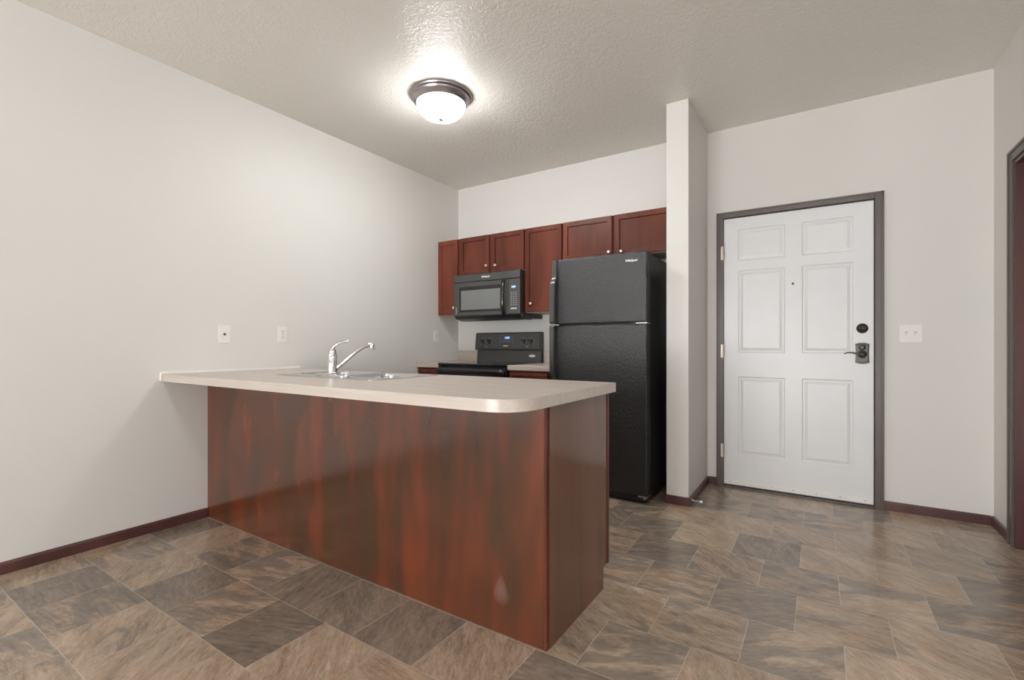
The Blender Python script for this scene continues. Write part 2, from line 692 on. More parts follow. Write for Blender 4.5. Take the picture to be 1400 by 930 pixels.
box(b, XR, XR + 0.12, RY0, RY1, RZ, H)
struct('wall_right', b, M['wall'], 'greige wall at the right edge with dark door casing', 'wall')
b = BM()
PX0, PX1, PY0 = -0.880, -0.733, 3.308
box(b, PX0, PX1, PY0, YB, 0, H, 0.004)
struct('wall_partition', b, M['wall'], 'narrow greige stub wall between refrigerator and entry door', 'wall')
# rear wall with wide glazed door to daylight
WX0, WX1, WZ0, WZ1 = -2.75, 0.45, 0.12, 2.25
b = BM()
box(b, XL, WX0, YR - 0.12, YR, 0, H)
box(b, WX1, XR + 0.12, YR - 0.12, YR, 0, H)
box(b, WX0, WX1, YR - 0.12, YR, 0, WZ0)
box(b, WX0, WX1, YR - 0.12, YR, WZ1, H)
struct('wall_rear', b, M['wall'], 'greige wall behind the viewer with a wide window', 'wall')
b = BM()
fw = 0.06
for x0, x1 in ((WX0, WX0 + fw), (WX1 - fw, WX1), ((WX0 + WX1) / 2 - 0.04, (WX0 + WX1) / 2 + 0.04)):
    box(b, x0, x1, YR - 0.10, YR - 0.02, WZ0, WZ1, 0.004)
box(b, WX0, WX1, YR - 0.10, YR - 0.02, WZ0, WZ0 + fw, 0.004)
box(b, WX0, WX1, YR - 0.10, YR - 0.02, WZ1 - fw, WZ1, 0.004)
win = struct('window_1', b, M['vinyl'], 'wide white framed window behind the viewer', 'window')
b = BM()
box(b, WX0 + fw, (WX0 + WX1) / 2 - 0.04, YR - 0.064, YR - 0.058, WZ0 + fw, WZ1 - fw)
obj('pane', b, M['glass'], win)
b = BM()
box(b, (WX0 + WX1) / 2 + 0.04, WX1 - fw, YR - 0.064, YR - 0.058, WZ0 + fw, WZ1 - fw)
obj('pane', b, M['glass'], win)


b = BM()
for y0, y1 in ((SW0, SW0 + fw), (SW1 - fw, SW1), ((SW0 + SW1) / 2 - 0.03, (SW0 + SW1) / 2 + 0.03)):
    box(b, XR + 0.02, XR + 0.10, y0, y1, SWZ0, SWZ1, 0.004)
box(b, XR + 0.02, XR + 0.10, SW0, SW1, SWZ0, SWZ0 + fw, 0.004)
box(b, XR + 0.02, XR + 0.10, SW0, SW1, SWZ1 - fw, SWZ1, 0.004)
win = struct('added_window', b, M['vinyl'], 'added white framed side window, unseen behind the viewer, for fill light', 'window')
for y0, y1 in ((SW0 + fw, (SW0 + SW1) / 2 - 0.03), ((SW0 + SW1) / 2 + 0.03, SW1 - fw)):
    b = BM()
    box(b, XR + 0.058, XR + 0.064, y0, y1, SWZ0 + fw, SWZ1 - fw)
    obj('pane', b, M['glass'], win)


# baseboards: small moulded profile
def baseboard(name, p0, p1, nrm, label, ext0=0, ext1=0):
    """p0-p1 along the wall foot, nrm = into the room."""
    p0, p1, nrm = Vector((*p0, 0)), Vector((*p1, 0)), Vector((*nrm, 0))
    prof = [(0, 0), (0.012, 0), (0.012, 0.046), (0.009, 0.053), (0.004, 0.057), (0, 0.057)]
    bm = BM()
    loft(bm, [[p + nrm * a + Vector((0, 0, z)) for a, z in prof] for p in (p0, p1)])
    return struct(name, bm, M['cherry_dark'], label, 'baseboard')


baseboard('baseboard_left', (XL, YR), (XL, 1.466), (1, 0), 'dark cherry baseboard along the left wall up to the peninsula')
baseboard('baseboard_back', (DX1 + 0.001, YB), (XR - 0.0125, YB), (0, -1), 'dark cherry baseboard right of the entry door')
baseboard('baseboard_entry', (PX1 + 0.0125, YB), (DX0 - 0.001, YB), (0, -1), 'short piece of baseboard left of the entry door frame')
baseboard('baseboard_partition', (PX1, PY0 - 0.012), (PX1, YB), (1, 0), 'dark baseboard on the entry side of the stub wall')
baseboard('baseboard_front', (PX0 - 0.004, PY0), (PX1, PY0), (0, -1), 'dark baseboard on the front end of the stub wall')
baseboard('baseboard_corner', (XR, RY1 + 0.062), (XR, YB), (-1, 0), 'short dark baseboard between right corner and door casing')
baseboard('baseboard_right', (XR, YR), (XR, RY0 - 0.062), (-1, 0), 'dark baseboard on the right wall past the doorway')

# ------------------------------------------------------------------ entry door
SY = YB - 0.002                      # slab face plane
dr = thing('door_1', 'white six-panel entry door in a dark bronze frame', 'door', (-0.154, YB, 0))
dr['kind'] = 'structure'
b = BM()
fy0 = YB - 0.019
for x0, x1 in ((DX0, -0.6145), (0.309, DX1)):
    box(b, x0, x1, fy0, YB + 0.10, 0, DZ, 0.002)
box(b, -0.6145, 0.309, fy0, YB + 0.10, 2.045, DZ, 0.002)
# raised outer lip of the frame profile
for x0, x1 in ((DX0, DX0 + 0.012), (DX1 - 0.012, DX1)):
    box(b, x0, x1, fy0 - 0.004, fy0 + 0.01, 0, DZ, 0.0015)
box(b, DX0, DX1, fy0 - 0.004, fy0 + 0.01, DZ - 0.012, DZ, 0.0015)
obj('door_frame', b, M['frame'], dr)
b = BM()
box(b, 0.3035, 0.309, SY - 0.004, YB + 0.09, 0.012, 2.045)
box(b, -0.6145, 0.3035, SY - 0.004, YB + 0.09, 2.039, 2.045)
obj('gap_shade_strip', b, M['frame_shadow'], dr)  # black strip stands in for the shaded gap beside and above the slab


def panel_slab(x0, x1, z0, z1, yf, th, panels):
    """door slab facing -Y with moulded panels."""
    bm = BM()
    xs = sorted({x0, x1} | {p[0] for p in panels} | {p[1] for p in panels})
    zs = sorted({z0, z1} | {p[2] for p in panels} | {p[3] for p in panels})
    g = {(i, j): bm.verts.new((x, yf, z)) for i, x in enumerate(xs) for j, z in enumerate(zs)}
    pf = []
    for i in range(len(xs) - 1):
        for j in range(len(zs) - 1):
            f = bm.faces.new((g[i, j], g[i + 1, j], g[i + 1, j + 1], g[i, j + 1]))
            cx, cz = (xs[i] + xs[i + 1]) / 2, (zs[j] + zs[j + 1]) / 2
            if any(p[0] < cx < p[1] and p[2] < cz < p[3] for p in panels):
                pf.append(f)
    # back and sides
    bv = {}
    border = [(i, 0) for i in range(len(xs))] + [(len(xs) - 1, j) for j in range(1, len(zs))] + \
             [(i, len(zs) - 1) for i in range(len(xs) - 2, -1, -1)] + [(0, j) for j in range(len(zs) - 2, 0, -1)]
    for k in border:
        v = g[k]
        bv[k] = bm.verts.new((v.co.x, yf + th, v.co.z))
    for a, c in zip(border, border[1:] + border[:1]):
        bm.faces.new((g[a], bv[a], bv[c], g[c]))
    bm.faces.new([bv[k] for k in border])
    bmesh.ops.recalc_face_normals(bm, faces=bm.faces)
    for f in pf:
        f.normal_update()

    def step(fs, th_, dep):
        bmesh.ops.inset_individual(bm, faces=fs, thickness=th_, depth=dep)
    step(pf, 0.010, -0.005)
    step(pf, 0.014, 0.0)
    step(pf, 0.026, 0.004)
    return bm


panels = []
for px0, px1 in ((-0.515, -0.208), (-0.103, 0.194)):
    panels += [(px0, px1, 1.712, 1.950), (px0, px1, 1.020, 1.640), (px0, px1, 0.250, 0.840)]
obj('door_slab', panel_slab(-0.6125, 0.3025, 0.016, 2.038, SY, 0.044, panels), M['white'], dr, recalc=False)
b = BM()
box(b, -0.612, 0.302, SY - 0.007, SY, 0.020, 0.054, 0.002)
sw = obj('door_sweep', b, M['plastic'], dr)
for k in range(7):
    b = BM()
    lathe(b, [(0.004, 0), (0.004, 0.001), (0.0025, 0.002), (0, 0.002)], 10, at((-0.57 + k * 0.138, SY - 0.007, 0.041), (0, -1, 0)))
    obj('screw', b, M['steel'], sw)
b = BM()
box(b, -0.613, 0.303, YB - 0.03, YB + 0.09, 0.0, 0.012, 0.003)
obj('threshold', b, M['frame'], dr)
b = BM()
box(b, -0.612, 0.303, SY - 0.001, SY + 0.03, 0.012, 0.018)
obj('bottom_seal', b, M['frame_shadow'], dr)
for hz in (1.779, 1.032, 0.274):
    b = BM()
    for k in range(3):
        lathe(b, [(0.0065, 0), (0.0065, 0.031)], 12, Matrix.Translation((-0.614, fy0 - 0.004, hz - 0.05 + k * 0.0335)))
    lathe(b, [(0.0, 0.102), (0.005, 0.1), (0.005, -0.002), (0, -0.004)], 12, Matrix.Translation((-0.614, fy0 - 0.004, hz - 0.05)))
    box(b, -0.632, -0.612, fy0 - 0.0025, fy0 + 0.002, hz - 0.05, hz + 0.05)
    obj('hinge', b, M['brass'], dr, smooth=True)
# peephole
b = BM()
lathe(b, [(0.008, 0), (0.008, 0.002), (0.006, 0.004), (0.005, 0.0035), (0, 0.003)], 20, at((-0.158, SY, 1.517), (0, -1, 0)))
obj('peephole', b, M['bronze'], dr, smooth=True)
# deadbolt
b = BM()
c = (0.242, SY, 1.190)
lathe(b, [(0.033, 0), (0.033, 0.004), (0.030, 0.010), (0.022, 0.014), (0.019, 0.012), (0.0, 0.012)], 32, at(c, (0, -1, 0)))
db = obj('deadbolt', b, M['bronze_brown'], dr, smooth=True)
b = BM()
tube(b, smooth_pts([(0.220, SY - 0.024, 1.188), (0.232, SY - 0.027, 1.190), (0.242, SY - 0.026, 1.190), (0.252, SY - 0.027, 1.190), (0.264, SY - 0.024, 1.192)]),
     0.008, 10, (0.45, 1.0))
lathe(b, [(0.008, 0.010), (0.007, 0.026)], 14, at(c, (0, -1, 0)))
obj('thumb_turn', b, M['bronze_brown'], db, smooth=True)
# lever handle set on an arched rectangular plate
pz0, pz1, pxa, pxb = 0.952, 1.094, 0.203, 0.281
ol = []
for k in range(9):
    u = k / 8
    ol.append((pxa + 0.002 + (pxb - pxa - 0.004) * u, pz1 - 0.007 + 0.007 * math.sin(PI * u)))
for k in range(9):
    u = k / 8
    ol.append((pxb - 0.006 * math.sin(PI * u) * 0.5, pz1 - 0.007 - (pz1 - pz0 - 0.014) * u))
for k in range(9):
    u = k / 8
    ol.append((pxb - 0.002 - (pxb - pxa - 0.004) * u, pz0 + 0.007 - 0.007 * math.sin(PI * u)))
for k in range(9):
    u = k / 8
    ol.append((pxa + 0.006 * math.sin(PI * u) * 0.5, pz0 + 0.007 + (pz1 - pz0 - 0.014) * u))
pcx, pcz = (pxa + pxb) / 2, (pz0 + pz1) / 2
b = BM()


def scl(s, d):
    return [Vector((pcx + (x - pcx) * s, SY - d, pcz + (z - pcz) * s)) for x, z in ol]


loft(b, [scl(1, 0), scl(1, 0.005), scl(0.96, 0.009), scl(0.84, 0.0095), scl(0.80, 0.007)])
hs = obj('door_handle', b, M['bronze'], dr, smooth=True)
b = BM()
cz = 1.016
lathe(b, [(0.026, 0.006), (0.026, 0.012), (0.020, 0.018), (0.012, 0.022), (0.0105, 0.045), (0.013, 0.050), (0.013, 0.058), (0.009, 0.062), (0, 0.063)], 28,
      at((pcx, SY, cz), (0, -1, 0)))
tube(b, smooth_pts([(pcx, SY - 0.054, cz), (0.215, SY - 0.055, cz + 0.002), (0.185, SY - 0.054, cz + 0.010), (0.160, SY - 0.053, cz + 0.011), (0.140, SY - 0.053, cz + 0.002)]),
     [0.011, 0.0105, 0.010, 0.009, 0.0085, 0.008, 0.0078, 0.0075, 0.0072, 0.007, 0.0068, 0.0066, 0.0064, 0.0062, 0.006, 0.0058, 0.0056, 0.0054, 0.0052, 0.005, 0.0048,
      0.0046, 0.0044, 0.0042, 0.004][:25], 12, (0.75, 0.75))
obj('lever', b, M['bronze'], hs, smooth=True)
b = BM()
lathe(b, [(0.020, 0.006), (0.020, 0.010), (0.016, 0.013), (0, 0.013)], 24, at((pcx, SY, 1.062), (0, -1, 0)))
lathe(b, [(0.010, 0.012), (0.009, 0.019), (0, 0.020)], 16, at((pcx, SY, 1.062), (0, -1, 0)))
obj('lock_rosette', b, M['bronze'], hs, smooth=True)

# ------------------------------------------------------------------ doorway in the right-hand wall
d2 = thing('door_2', 'dark cherry interior door in the right wall at the photo edge', 'door', (XR, (RY0 + RY1) / 2, 0))
d2['kind'] = 'structure'


def casing(bm, y0, y1, z0, z1):
    box(bm, XR - 0.014, XR, y0, y1, z0, z1, 0.003)


b = BM()
casing(b, RY1 + 0.004, RY1 + 0.061, 0, RZ + 0.061)
casing(b, RY0 - 0.061, RY0 - 0.004, 0, RZ + 0.061)
casing(b, RY0 - 0.004, RY1 + 0.004, RZ + 0.004, RZ + 0.061)
# stepped back-band on the outer edge
box(b, XR - 0.019, XR - 0.010, RY1 + 0.047, RY1 + 0.062, 0, RZ + 0.062, 0.002)
box(b, XR - 0.019, XR - 0.010, RY0 - 0.062, RY0 - 0.047, 0, RZ + 0.062, 0.002)
box(b, XR - 0.019, XR - 0.010, RY0 - 0.062, RY1 + 0.062, RZ + 0.047, RZ + 0.062, 0.002)
obj('door_casing', b, M['frame'], d2)
b = BM()
box(b, XR - 0.004, XR + 0.124, RY1 - 0.018, RY1, 0, RZ, 0.001)
box(b, XR - 0.004, XR + 0.124, RY0, RY0 + 0.018, 0, RZ, 0.001)
box(b, XR - 0.004, XR + 0.124, RY0 + 0.018, RY1 - 0.018, RZ - 0.018, RZ, 0.001)
box(b, XR + 0.045, XR + 0.080, RY1 - 0.030, RY1 - 0.018, 0, RZ - 0.018, 0.002)
box(b, XR + 0.045, XR + 0.080, RY0 + 0.018, RY0 + 0.030, 0, RZ - 0.018, 0.002)
obj('door_jamb', b, M['cherry_dark'], d2)
b = BM()
box(b, XR + 0.082, XR + 0.120, RY0 + 0.020, RY1 - 0.020, 0.008, RZ - 0.021, 0.002)
obj('door_slab', b, M['cherry_dark'], d2)
b = BM()
lathe(b, [(0.030, 0), (0.030, 0.006), (0.012, 0.010), (0.011, 0.030), (0.024, 0.040), (0.027, 0.052), (0.020, 0.064), (0, 0.067)], 24,
      at((XR + 0.082, RY0 + 0.09, 0.95), (-1, 0, 0)))
obj('door_handle', b, M['bronze_brown'], d2, smooth=True)

# ================================================================== PENINSULA
pen = thing('peninsula_cabinet', 'glossy cherry-red wooden peninsula cabinet standing out from the left wall', 'cabinet', (-2.0, 1.75, 0))
FY, EX, BY = 1.470, -0.802, 2.045
b = BM()
box(b, XL + 0.002, EX - 0.012, FY, FY + 0.018, 0.0, 0.864, 0.001)
# panel origin for the wood texture is the cabinet root
obj('front_panel', b, M['panel'], pen)
b = BM()
box(b, EX - 0.012, EX - 0.002, FY - 0.003, FY + 0.016, 0.0, 0.864, 0.0015)
obj('corner_strip', b, M['cherry'], pen)
# end panel with toe notch at the kitchen side
b = BM()
prof = [(FY + 0.0165, 0), (BY - 0.060, 0), (BY - 0.060, 0.098), (BY - 0.023, 0.098), (BY - 0.023, 0.864), (FY + 0.0165, 0.864)]
loft(b, [[Vector((x, y, z)) for y, z in prof] for x in (EX - 0.016, EX)])
obj('end_panel', b, M['endp'], pen)
b = BM()
box(b, XL + 0.004, EX - 0.018, BY - 0.080, BY - 0.062, 0, 0.098)
obj('toe_kick', b, M['cherry_dark'], pen)
b = BM()
box(b, XL + 0.004, EX - 0.018, FY + 0.020, BY - 0.020, 0.100, 0.116)
obj('bottom_shelf', b, M['inside'], pen)


def shaker(bm, x0, x1, z0, z1, yf, th=0.019, stile=0.052, sgn=-1):
    """recessed-panel door; front plane yf, facing sgn*Y."""
    yb = yf - sgn * th
    ya, yc = min(yf, yb), max(yf, yb)
    r = bmesh.ops.create_cube(bm, size=1)
    vs = r['verts']
    for v in vs:
        v.co = Vector(((x0 + x1) / 2 + v.co.x * (x1 - x0), (ya + yc) / 2 + v.co.y * (yc - ya), (z0 + z1) / 2 + v.co.z * (z1 - z0)))
    fs = list({f for v in vs for f in v.link_faces})
    bmesh.ops.recalc_face_normals(bm, faces=fs)
    ff = [f for f in fs if f.normal.y * sgn > 0.9]
    bmesh.ops.inset_individual(bm, faces=ff, thickness=0.003, depth=0.0025)
    st = min(stile, (x1 - x0) * 0.3, (z1 - z0) * 0.3)
    bmesh.ops.inset_individual(bm, faces=ff, thickness=st, depth=0)
    bmesh.ops.inset_individual(bm, faces=ff, thickness=0.004, depth=-0.012)
    return bm


def knob(parent, x, y, z, sgn=-1):
    bm = BM()
    lathe(bm, [(0.0075, 0), (0.006, 0.004), (0.005, 0.012), (0.0085, 0.016), (0.0135, 0.020), (0.0145, 0.024), (0.012, 0.028), (0.006, 0.0305), (0, 0.031)], 20,
          at((x, y, z), (0, sgn, 0)))
    return obj('knob', bm, M['knob'], parent, smooth=True)


def door(parent, x0, x1, z0, z1, yf, kx=None, kz=None, sgn=-1, name='door', stile=0.052):
    d = obj(name, shaker(BM(), x0, x1, z0, z1, yf, sgn=sgn, stile=stile), M['cherry'], parent, recalc=False)
    if kx is not None:
        knob(d, kx, yf, kz, sgn)
    return d


# kitchen side: face frame, doors and false drawer fronts
b = BM()
bx0, bx1 = XL + 0.004, EX - 0.018
box(b, bx0, bx1, BY - 0.019, BY - 0.001, 0.100, 0.135)
box(b, bx0, bx1, BY - 0.019, BY - 0.001, 0.690, 0.715)
box(b, bx0, bx1, BY - 0.019, BY - 0.001, 0.840, 0.864)
for x in (bx0, -2.66, -1.78):
    box(b, x, x + 0.04, BY - 0.019, BY - 0.001, 0.135, 0.840)
box(b, bx1 - 0.04, EX + 0.003, BY - 0.020, BY + 0.001, 0.098, 0.864, 0.001)
obj('face_frame', b, M['cherry'], pen)
for x0, x1, kx in ((-3.19, -2.655, -2.70), (-2.645, -2.215, -2.255), (-2.205, -1.775, -2.165), (-1.755, -1.29, -1.335), (-1.28, -0.83, -1.235)):
    door(pen, x0, x1, 0.120, 0.695, BY + 0.019, kx, 0.640, 1)
    door(pen, x0, x1, 0.708, 0.850, BY + 0.019, None if x0 in (-2.645, -2.205) else (x0 + x1) / 2, 0.779, 1, 'drawer', 0.03)

# ---------------------------------------------------------------- peninsula countertop
SX0, SX1, SY0, SY1 = -2.625, -1.795, 1.545, 2.035        # sink cut-out
CZ0, CZ1 = 0.866, 0.907
b = BM()
outer = rrect(XL + 0.001, -0.778, 1.222, 2.085, (0, 0.0, 0.012, 0), 5)
# clipped and rounded front right corner
oc = []
for p in outer:
    if abs(p[0] + 0.778) < 1e-6 and abs(p[1] - 1.222) < 1e-6:
        A, C_, D_ = Vector((-0.925, 1.222)), Vector((-0.778, 1.222)), Vector((-0.778, 1.372))
        for k in range(11):
            t = k / 10
            oc.append(tuple(A * (1 - t) ** 2 + C_ * 2 * t * (1 - t) * 1.0 + D_ * t * t))
    else:
        oc.append(p)
plate(b, oc, [rrect(SX0 + 0.02, SX1 - 0.02, SY0 + 0.02, SY1 - 0.02, 0.03)], CZ0, CZ1)
ctop = obj('countertop', b, M['lam'], smooth=True)
ctop['label'] = 'beige streaked laminate countertop on the peninsula with one clipped corner'
ctop['category'] = 'countertop'
b = BM()
box(b, XL + 0.001, XL + 0.014, 1.218, 2.10, CZ1 - 0.001, CZ1 + 0.015, 0.004)
box(b, XL + 0.001, XL + 0.010, 1.210, 1.2215, CZ0 + 0.004, CZ1 + 0.010, 0.003)
obj('caulk_bead', b, M['caulk'], ctop, label='white caulk bead along the wall')

# ---------------------------------------------------------------- sink
snk = thing('kitchen_sink', 'double-bowl stainless steel sink set into the peninsula countertop', 'sink', ((SX0 + SX1) / 2, (SY0 + SY1) / 2, CZ1))
bowls = [(-2.598, -2.226, 1.668, 2.012), (-2.194, -1.822, 1.668, 2.012)]
b = BM()
plate(b, rrect(SX0, SX1, SY0, SY1, 0.035), [rrect(*q, 0.06, 8) for q in bowls], CZ1 + 0.0002, CZ1 + 0.004)
obj('rim', b, M['steel'], snk)
for q in bowls:
    b = BM()
    rr = []
    for dz, ins in ((0.0035, 0.0), (-0.004, 0.004), (-0.02, 0.006), (-0.10, 0.010), (-0.145, 0.016), (-0.160, 0.030), (-0.166, 0.055)):
        rr.append([Vector((x, y, CZ1 + dz)) for x, y in rrect(q[0] + ins, q[1] - ins, q[2] + ins, q[3] - ins, max(0.03, 0.06 - ins * 0.3), 8)])
    loft(b, rr, cap_start=False)
    bw = obj('bowl', b, M['steel'], snk, smooth=True)
    b = BM()
    cx, cy = (q[0] + q[1]) / 2, (q[2] + q[3]) / 2
    lathe(b, [(0.045, 0), (0.045, 0.002), (0.038, 0.003), (0.032, 0.0), (0.0, -0.001)], 28, Matrix.Translation((cx, cy, CZ1 - 0.166)))
    obj('drain', b, M['chrome'], bw, smooth=True)

# ---------------------------------------------------------------- faucet
fx, fy, fz = -2.205, 1.625, CZ1 + 0.004
fc = thing('kitchen_faucet', 'chrome single-lever faucet with angled spout behind the sink', 'faucet', (fx, fy, fz))
b = BM()
rr = []
for dz, ins in ((0, 0), (0.006, 0.0), (0.011, 0.006), (0.013, 0.016)):
    rr.append([Vector((x, y, fz + dz)) for x, y in rrect(fx - 0.128 + ins, fx + 0.128 - ins, fy - 0.030 + ins, fy + 0.030 - ins, 0.030 - ins, 8)])
loft(b, rr)
obj('deck_plate', b, M['chrome'], fc, smooth=True)
b = BM()
lathe(b, [(0.031, 0.010), (0.029, 0.016), (0.0245, 0.020), (0.0245, 0.050), (0.0255, 0.051), (0.0255, 0.053), (0.0245, 0.054), (0.0245, 0.106), (0.023, 0.108), (0.0235, 0.110),
          (0.0235, 0.118), (0.020, 0.135), (0.014, 0.148), (0, 0.152)], 36, Matrix.Translation((fx, fy, fz)))
obj('body', b, M['chrome'], fc, smooth=True)
b = BM()
tip = (-2.135, 1.83)
dx, dy = tip[0] - fx, tip[1] - fy


def sp(t, z):
    return (fx + dx * t, fy + dy * t, fz + z)


tube(b, smooth_pts([sp(0.07, 0.036), sp(0.22, 0.062), sp(0.55, 0.122), sp(0.78, 0.155), sp(0.93, 0.167), sp(1.0, 0.167)], 6), [0.0125] * 6 + [0.0115] * 19 + [0.011] * 6, 16)
spout = obj('spout', b, M['chrome'], fc, smooth=True)
b = BM()
lathe(b, [(0.0135, -0.022), (0.0145, -0.020), (0.0145, 0.0), (0.0135, 0.012), (0.010, 0.016), (0, 0.017)], 20, Matrix.Translation(sp(1.02, 0.163)))
obj('aerator', b, M['chrome'], spout, smooth=True)
b = BM()
lv = [(fx - 0.004, fy - 0.008, fz + 0.118), (fx, fy, fz + 0.148), (fx + 0.010, fy + 0.019, fz + 0.170), (fx + 0.025, fy + 0.047, fz + 0.183), (fx + 0.038, fy + 0.074, fz + 0.189)]
tube(b, smooth_pts(lv, 6), [0.018, 0.0175, 0.017, 0.0165, 0.016, 0.015, 0.0145, 0.014, 0.013, 0.012, 0.0115, 0.011, 0.0105, 0.010, 0.0095, 0.009, 0.009, 0.0085, 0.0085, 0.0095, 0.010, 0.0105, 0.011,
                             0.011, 0.009], 14, (1.1, 0.8))
obj('lever', b, M['chrome'], fc, smooth=True)

# ================================================================== BACK WALL: base units
KY = 3.335


def base_unit(x0, x1, label, kx, dl):
    t = thing('base_cabinet', label, 'cabinet', ((x0 + x1) / 2, 3.64, 0))
    bm = BM()
    box(bm, x0, x1, KY, YB - 0.002, 0.10, 0.866, 0.001)
    obj('body', bm, M['cherry'], t)
    bm = BM()
    box(bm, x0, x1, KY + 0.07, KY + 0.085, 0.0, 0.10)
    obj('toe_kick', bm, M['cherry_dark'], t)
    door(t, x0 + dl, x1 - 0.022, 0.12, 0.69, KY - 0.0195, kx, 0.63)
    door(t, x0 + dl, x1 - 0.022, 0.712, 0.848, KY - 0.0195, (x0 + x1) / 2, 0.78, name='drawer', stile=0.03)
    return t


RX0, RX1 = -2.945, -2.188
base_unit(XL + 0.002, RX0 - 0.004, 'narrow cherry base cabinet in the corner left of the range', -2.99, 0.03)
base_unit(RX1 + 0.004, -1.790, 'cherry base cabinet between the range and the refrigerator', -2.14, 0.022)


def back_counter(x0, x1, label, side=None):
    bm = BM()
    box(bm, x0, x1, 3.308, YB - 0.001, 0.868, 0.909, 0.004)
    o = obj('countertop', bm, M['lam'])
    o['label'] = label
    o['category'] = 'countertop'
    bm = BM()
    box(bm, x0, x1, YB - 0.020, YB - 0.001, 0.909, 1.022, 0.003)
    obj('backsplash', bm, M['lam'], o)
    return o


back_counter(XL + 0.001, RX0 - 0.003, 'short piece of beige countertop in the corner left of the range')
back_counter(RX1 + 0.003, -1.782, 'short piece of beige countertop between the range and the refrigerator')

# ---------------------------------------------------------------- electric range
rg = thing('electric_range', 'black freestanding electric range with glass cooktop below the microwave', 'range', ((RX0 + RX1) / 2, 3.62, 0))
b = BM()
box(b, RX0, RX1, 3.345, 3.935, 0.03, 0.893, 0.003)
box(b, RX0 + 0.02, RX1 - 0.02, 3.40, 3.90, 0.0, 0.03)
obj('body', b, M['black'], rg)
b = BM()
box(b, RX0, RX1, 3.300, 3.875, 0.894, 0.914, 0.006, 3)
ck = obj('cooktop', b, M['glass_black'], rg)
for cx, cy, r in ((-2.76, 3.44, 0.10), (-2.76, 3.73, 0.075), (-2.37, 3.44, 0.075), (-2.37, 3.73, 0.10)):
    b = BM()
    for q in (r, r * 0.62):
        n = 40
        ro = [Vector((cx + q * math.cos(2 * PI * i / n), cy + q * math.sin(2 * PI * i / n), 0.9144)) for i in range(n)]
        ri = [Vector((cx + (q - 0.004) * math.cos(2 * PI * i / n), cy + (q - 0.004) * math.sin(2 * PI * i / n), 0.9144)) for i in range(n)]
        vo = [b.verts.new(p) for p in ro]
        vi = [b.verts.new(p) for p in ri]
        for i in range(n):
            j = (i + 1) % n
            b.faces.new((vo[i], vo[j], vi[j], vi[i]))
    obj('burner_ring', b, M['ring'], ck)
b = BM()
box(b, RX0 + 0.004, RX1 - 0.004, 3.305, 3.343, 0.215, 0.886, 0.006, 3)
od = obj('oven_door', b, M['black'], rg)
b = BM()
box(b, RX0 + 0.12, RX1 - 0.12, 3.302, 3.306, 0.36, 0.70, 0.001)
obj('window', b, M['glass_black'], od)
b = BM()
# broad bowed bar handle
hp = [(RX0 + 0.015, 3.304, 0.845), (RX0 + 0.03, 3.276, 0.850), (RX0 + 0.10, 3.262, 0.852), ((RX0 + RX1) / 2, 3.256, 0.853), (RX1 - 0.10, 3.262, 0.852), (RX1 - 0.03, 3.276, 0.850), (RX1 - 0.015, 3.304, 0.845)]
tube(b, smooth_pts(hp, 5), 0.019, 14, (0.8, 1.25))
obj('handle', b, M['black'], od, smooth=True)
b = BM()
box(b, RX0 + 0.004, RX1 - 0.004, 3.310, 3.344, 0.045, 0.205, 0.006, 3)
obj('drawer', b, M['black'], rg)
# backguard: sloped lower splash and overhanging control panel
b = BM()
pr = [(3.880, 0.905), (3.892, 1.028), (3.935, 1.028), (3.935, 0.905)]
loft(b, [[Vector((x, y, z)) for y, z in pr] for x in (RX0 + 0.010, RX1 - 0.004)])
bgd = obj('backguard', b, M['charcoal'], rg)
b = BM()
n = 28
loft(b, [[Vector((-2.284 + s * 0.036 * math.cos(2 * PI * i / n), y, 0.974 + s * 0.0125 * math.sin(2 * PI * i / n))) for i in range(n)] for s, y in ((1, 3.8855), (1, 3.8838), (0.9, 3.8835))])
obj('sticker', b, M['silver'], bgd, label='silver oval badge')
b = BM()
pr = [(3.860, 1.030), (3.856, 1.040), (3.874, 1.190), (3.884, 1.200), (3.940, 1.200), (3.940, 1.030)]
loft(b, [[Vector((x, y, z)) for y, z in pr] for x in (RX0 + 0.004, RX1 - 0.003)])
bmesh.ops.recalc_face_normals(b, faces=b.faces)
cpn = obj('control_panel', b, M['charcoal'], rg)
pang = math.atan2(0.018, 0.150)


def pface(z):                       # y of the sloped panel face
    return 3.856 + (z - 1.040) * 0.018 / 0.150


nrm = Vector((0, -math.cos(pang), math.sin(pang)))
for kx in (-2.846, -2.765, -2.365, -2.284):
    b = BM()
    c0 = Vector((kx, pface(1.111), 1.111))
    mt = Matrix.Translation(c0) @ frame_to(nrm)
    lathe(b, [(0.025, 0.0), (0.025, 0.004), (0.019, 0.007), (0.017, 0.026), (0.014, 0.028), (0, 0.028)], 28, mt)
    b2 = BM()
    box(b2, -0.0045, 0.0045, -0.019, 0.019, 0.018, 0.036, 0.002)
    bmesh.ops.transform(b2, matrix=mt @ Matrix.Rotation(0.5, 4, 'Z'), verts=b2.verts)
    me_ = bpy.data.meshes.new('tmp')
    b2.to_mesh(me_)
    b2.free()
    b.from_mesh(me_)
    bpy.data.meshes.remove(me_)
    kn = obj('knob', b, M['black_satin'], cpn, smooth=True)
    b = BM()
    for k in range(11):
        a = -0.75 * PI + 1.5 * PI * k / 10 + PI / 2
        bb = BM()
        box(bb, -0.0018, 0.0018, 0.028, 0.033 if k % 5 else 0.036, 0.0002, 0.0007)
        bmesh.ops.transform(bb, matrix=mt @ Matrix.Rotation(a - PI / 2, 4, 'Z'), verts=bb.verts)
        me_ = bpy.data.meshes.new('tmp')
        bb.to_mesh(me_)
        bb.free()
        b.from_mesh(me_)
        bpy.data.meshes.remove(me_)
    obj('dial_marks', b, M['mark'], kn)
b = BM()
box(b, -2.604, -2.512, -0.0, 0.0015, -0.020, 0.020, 0.0005)
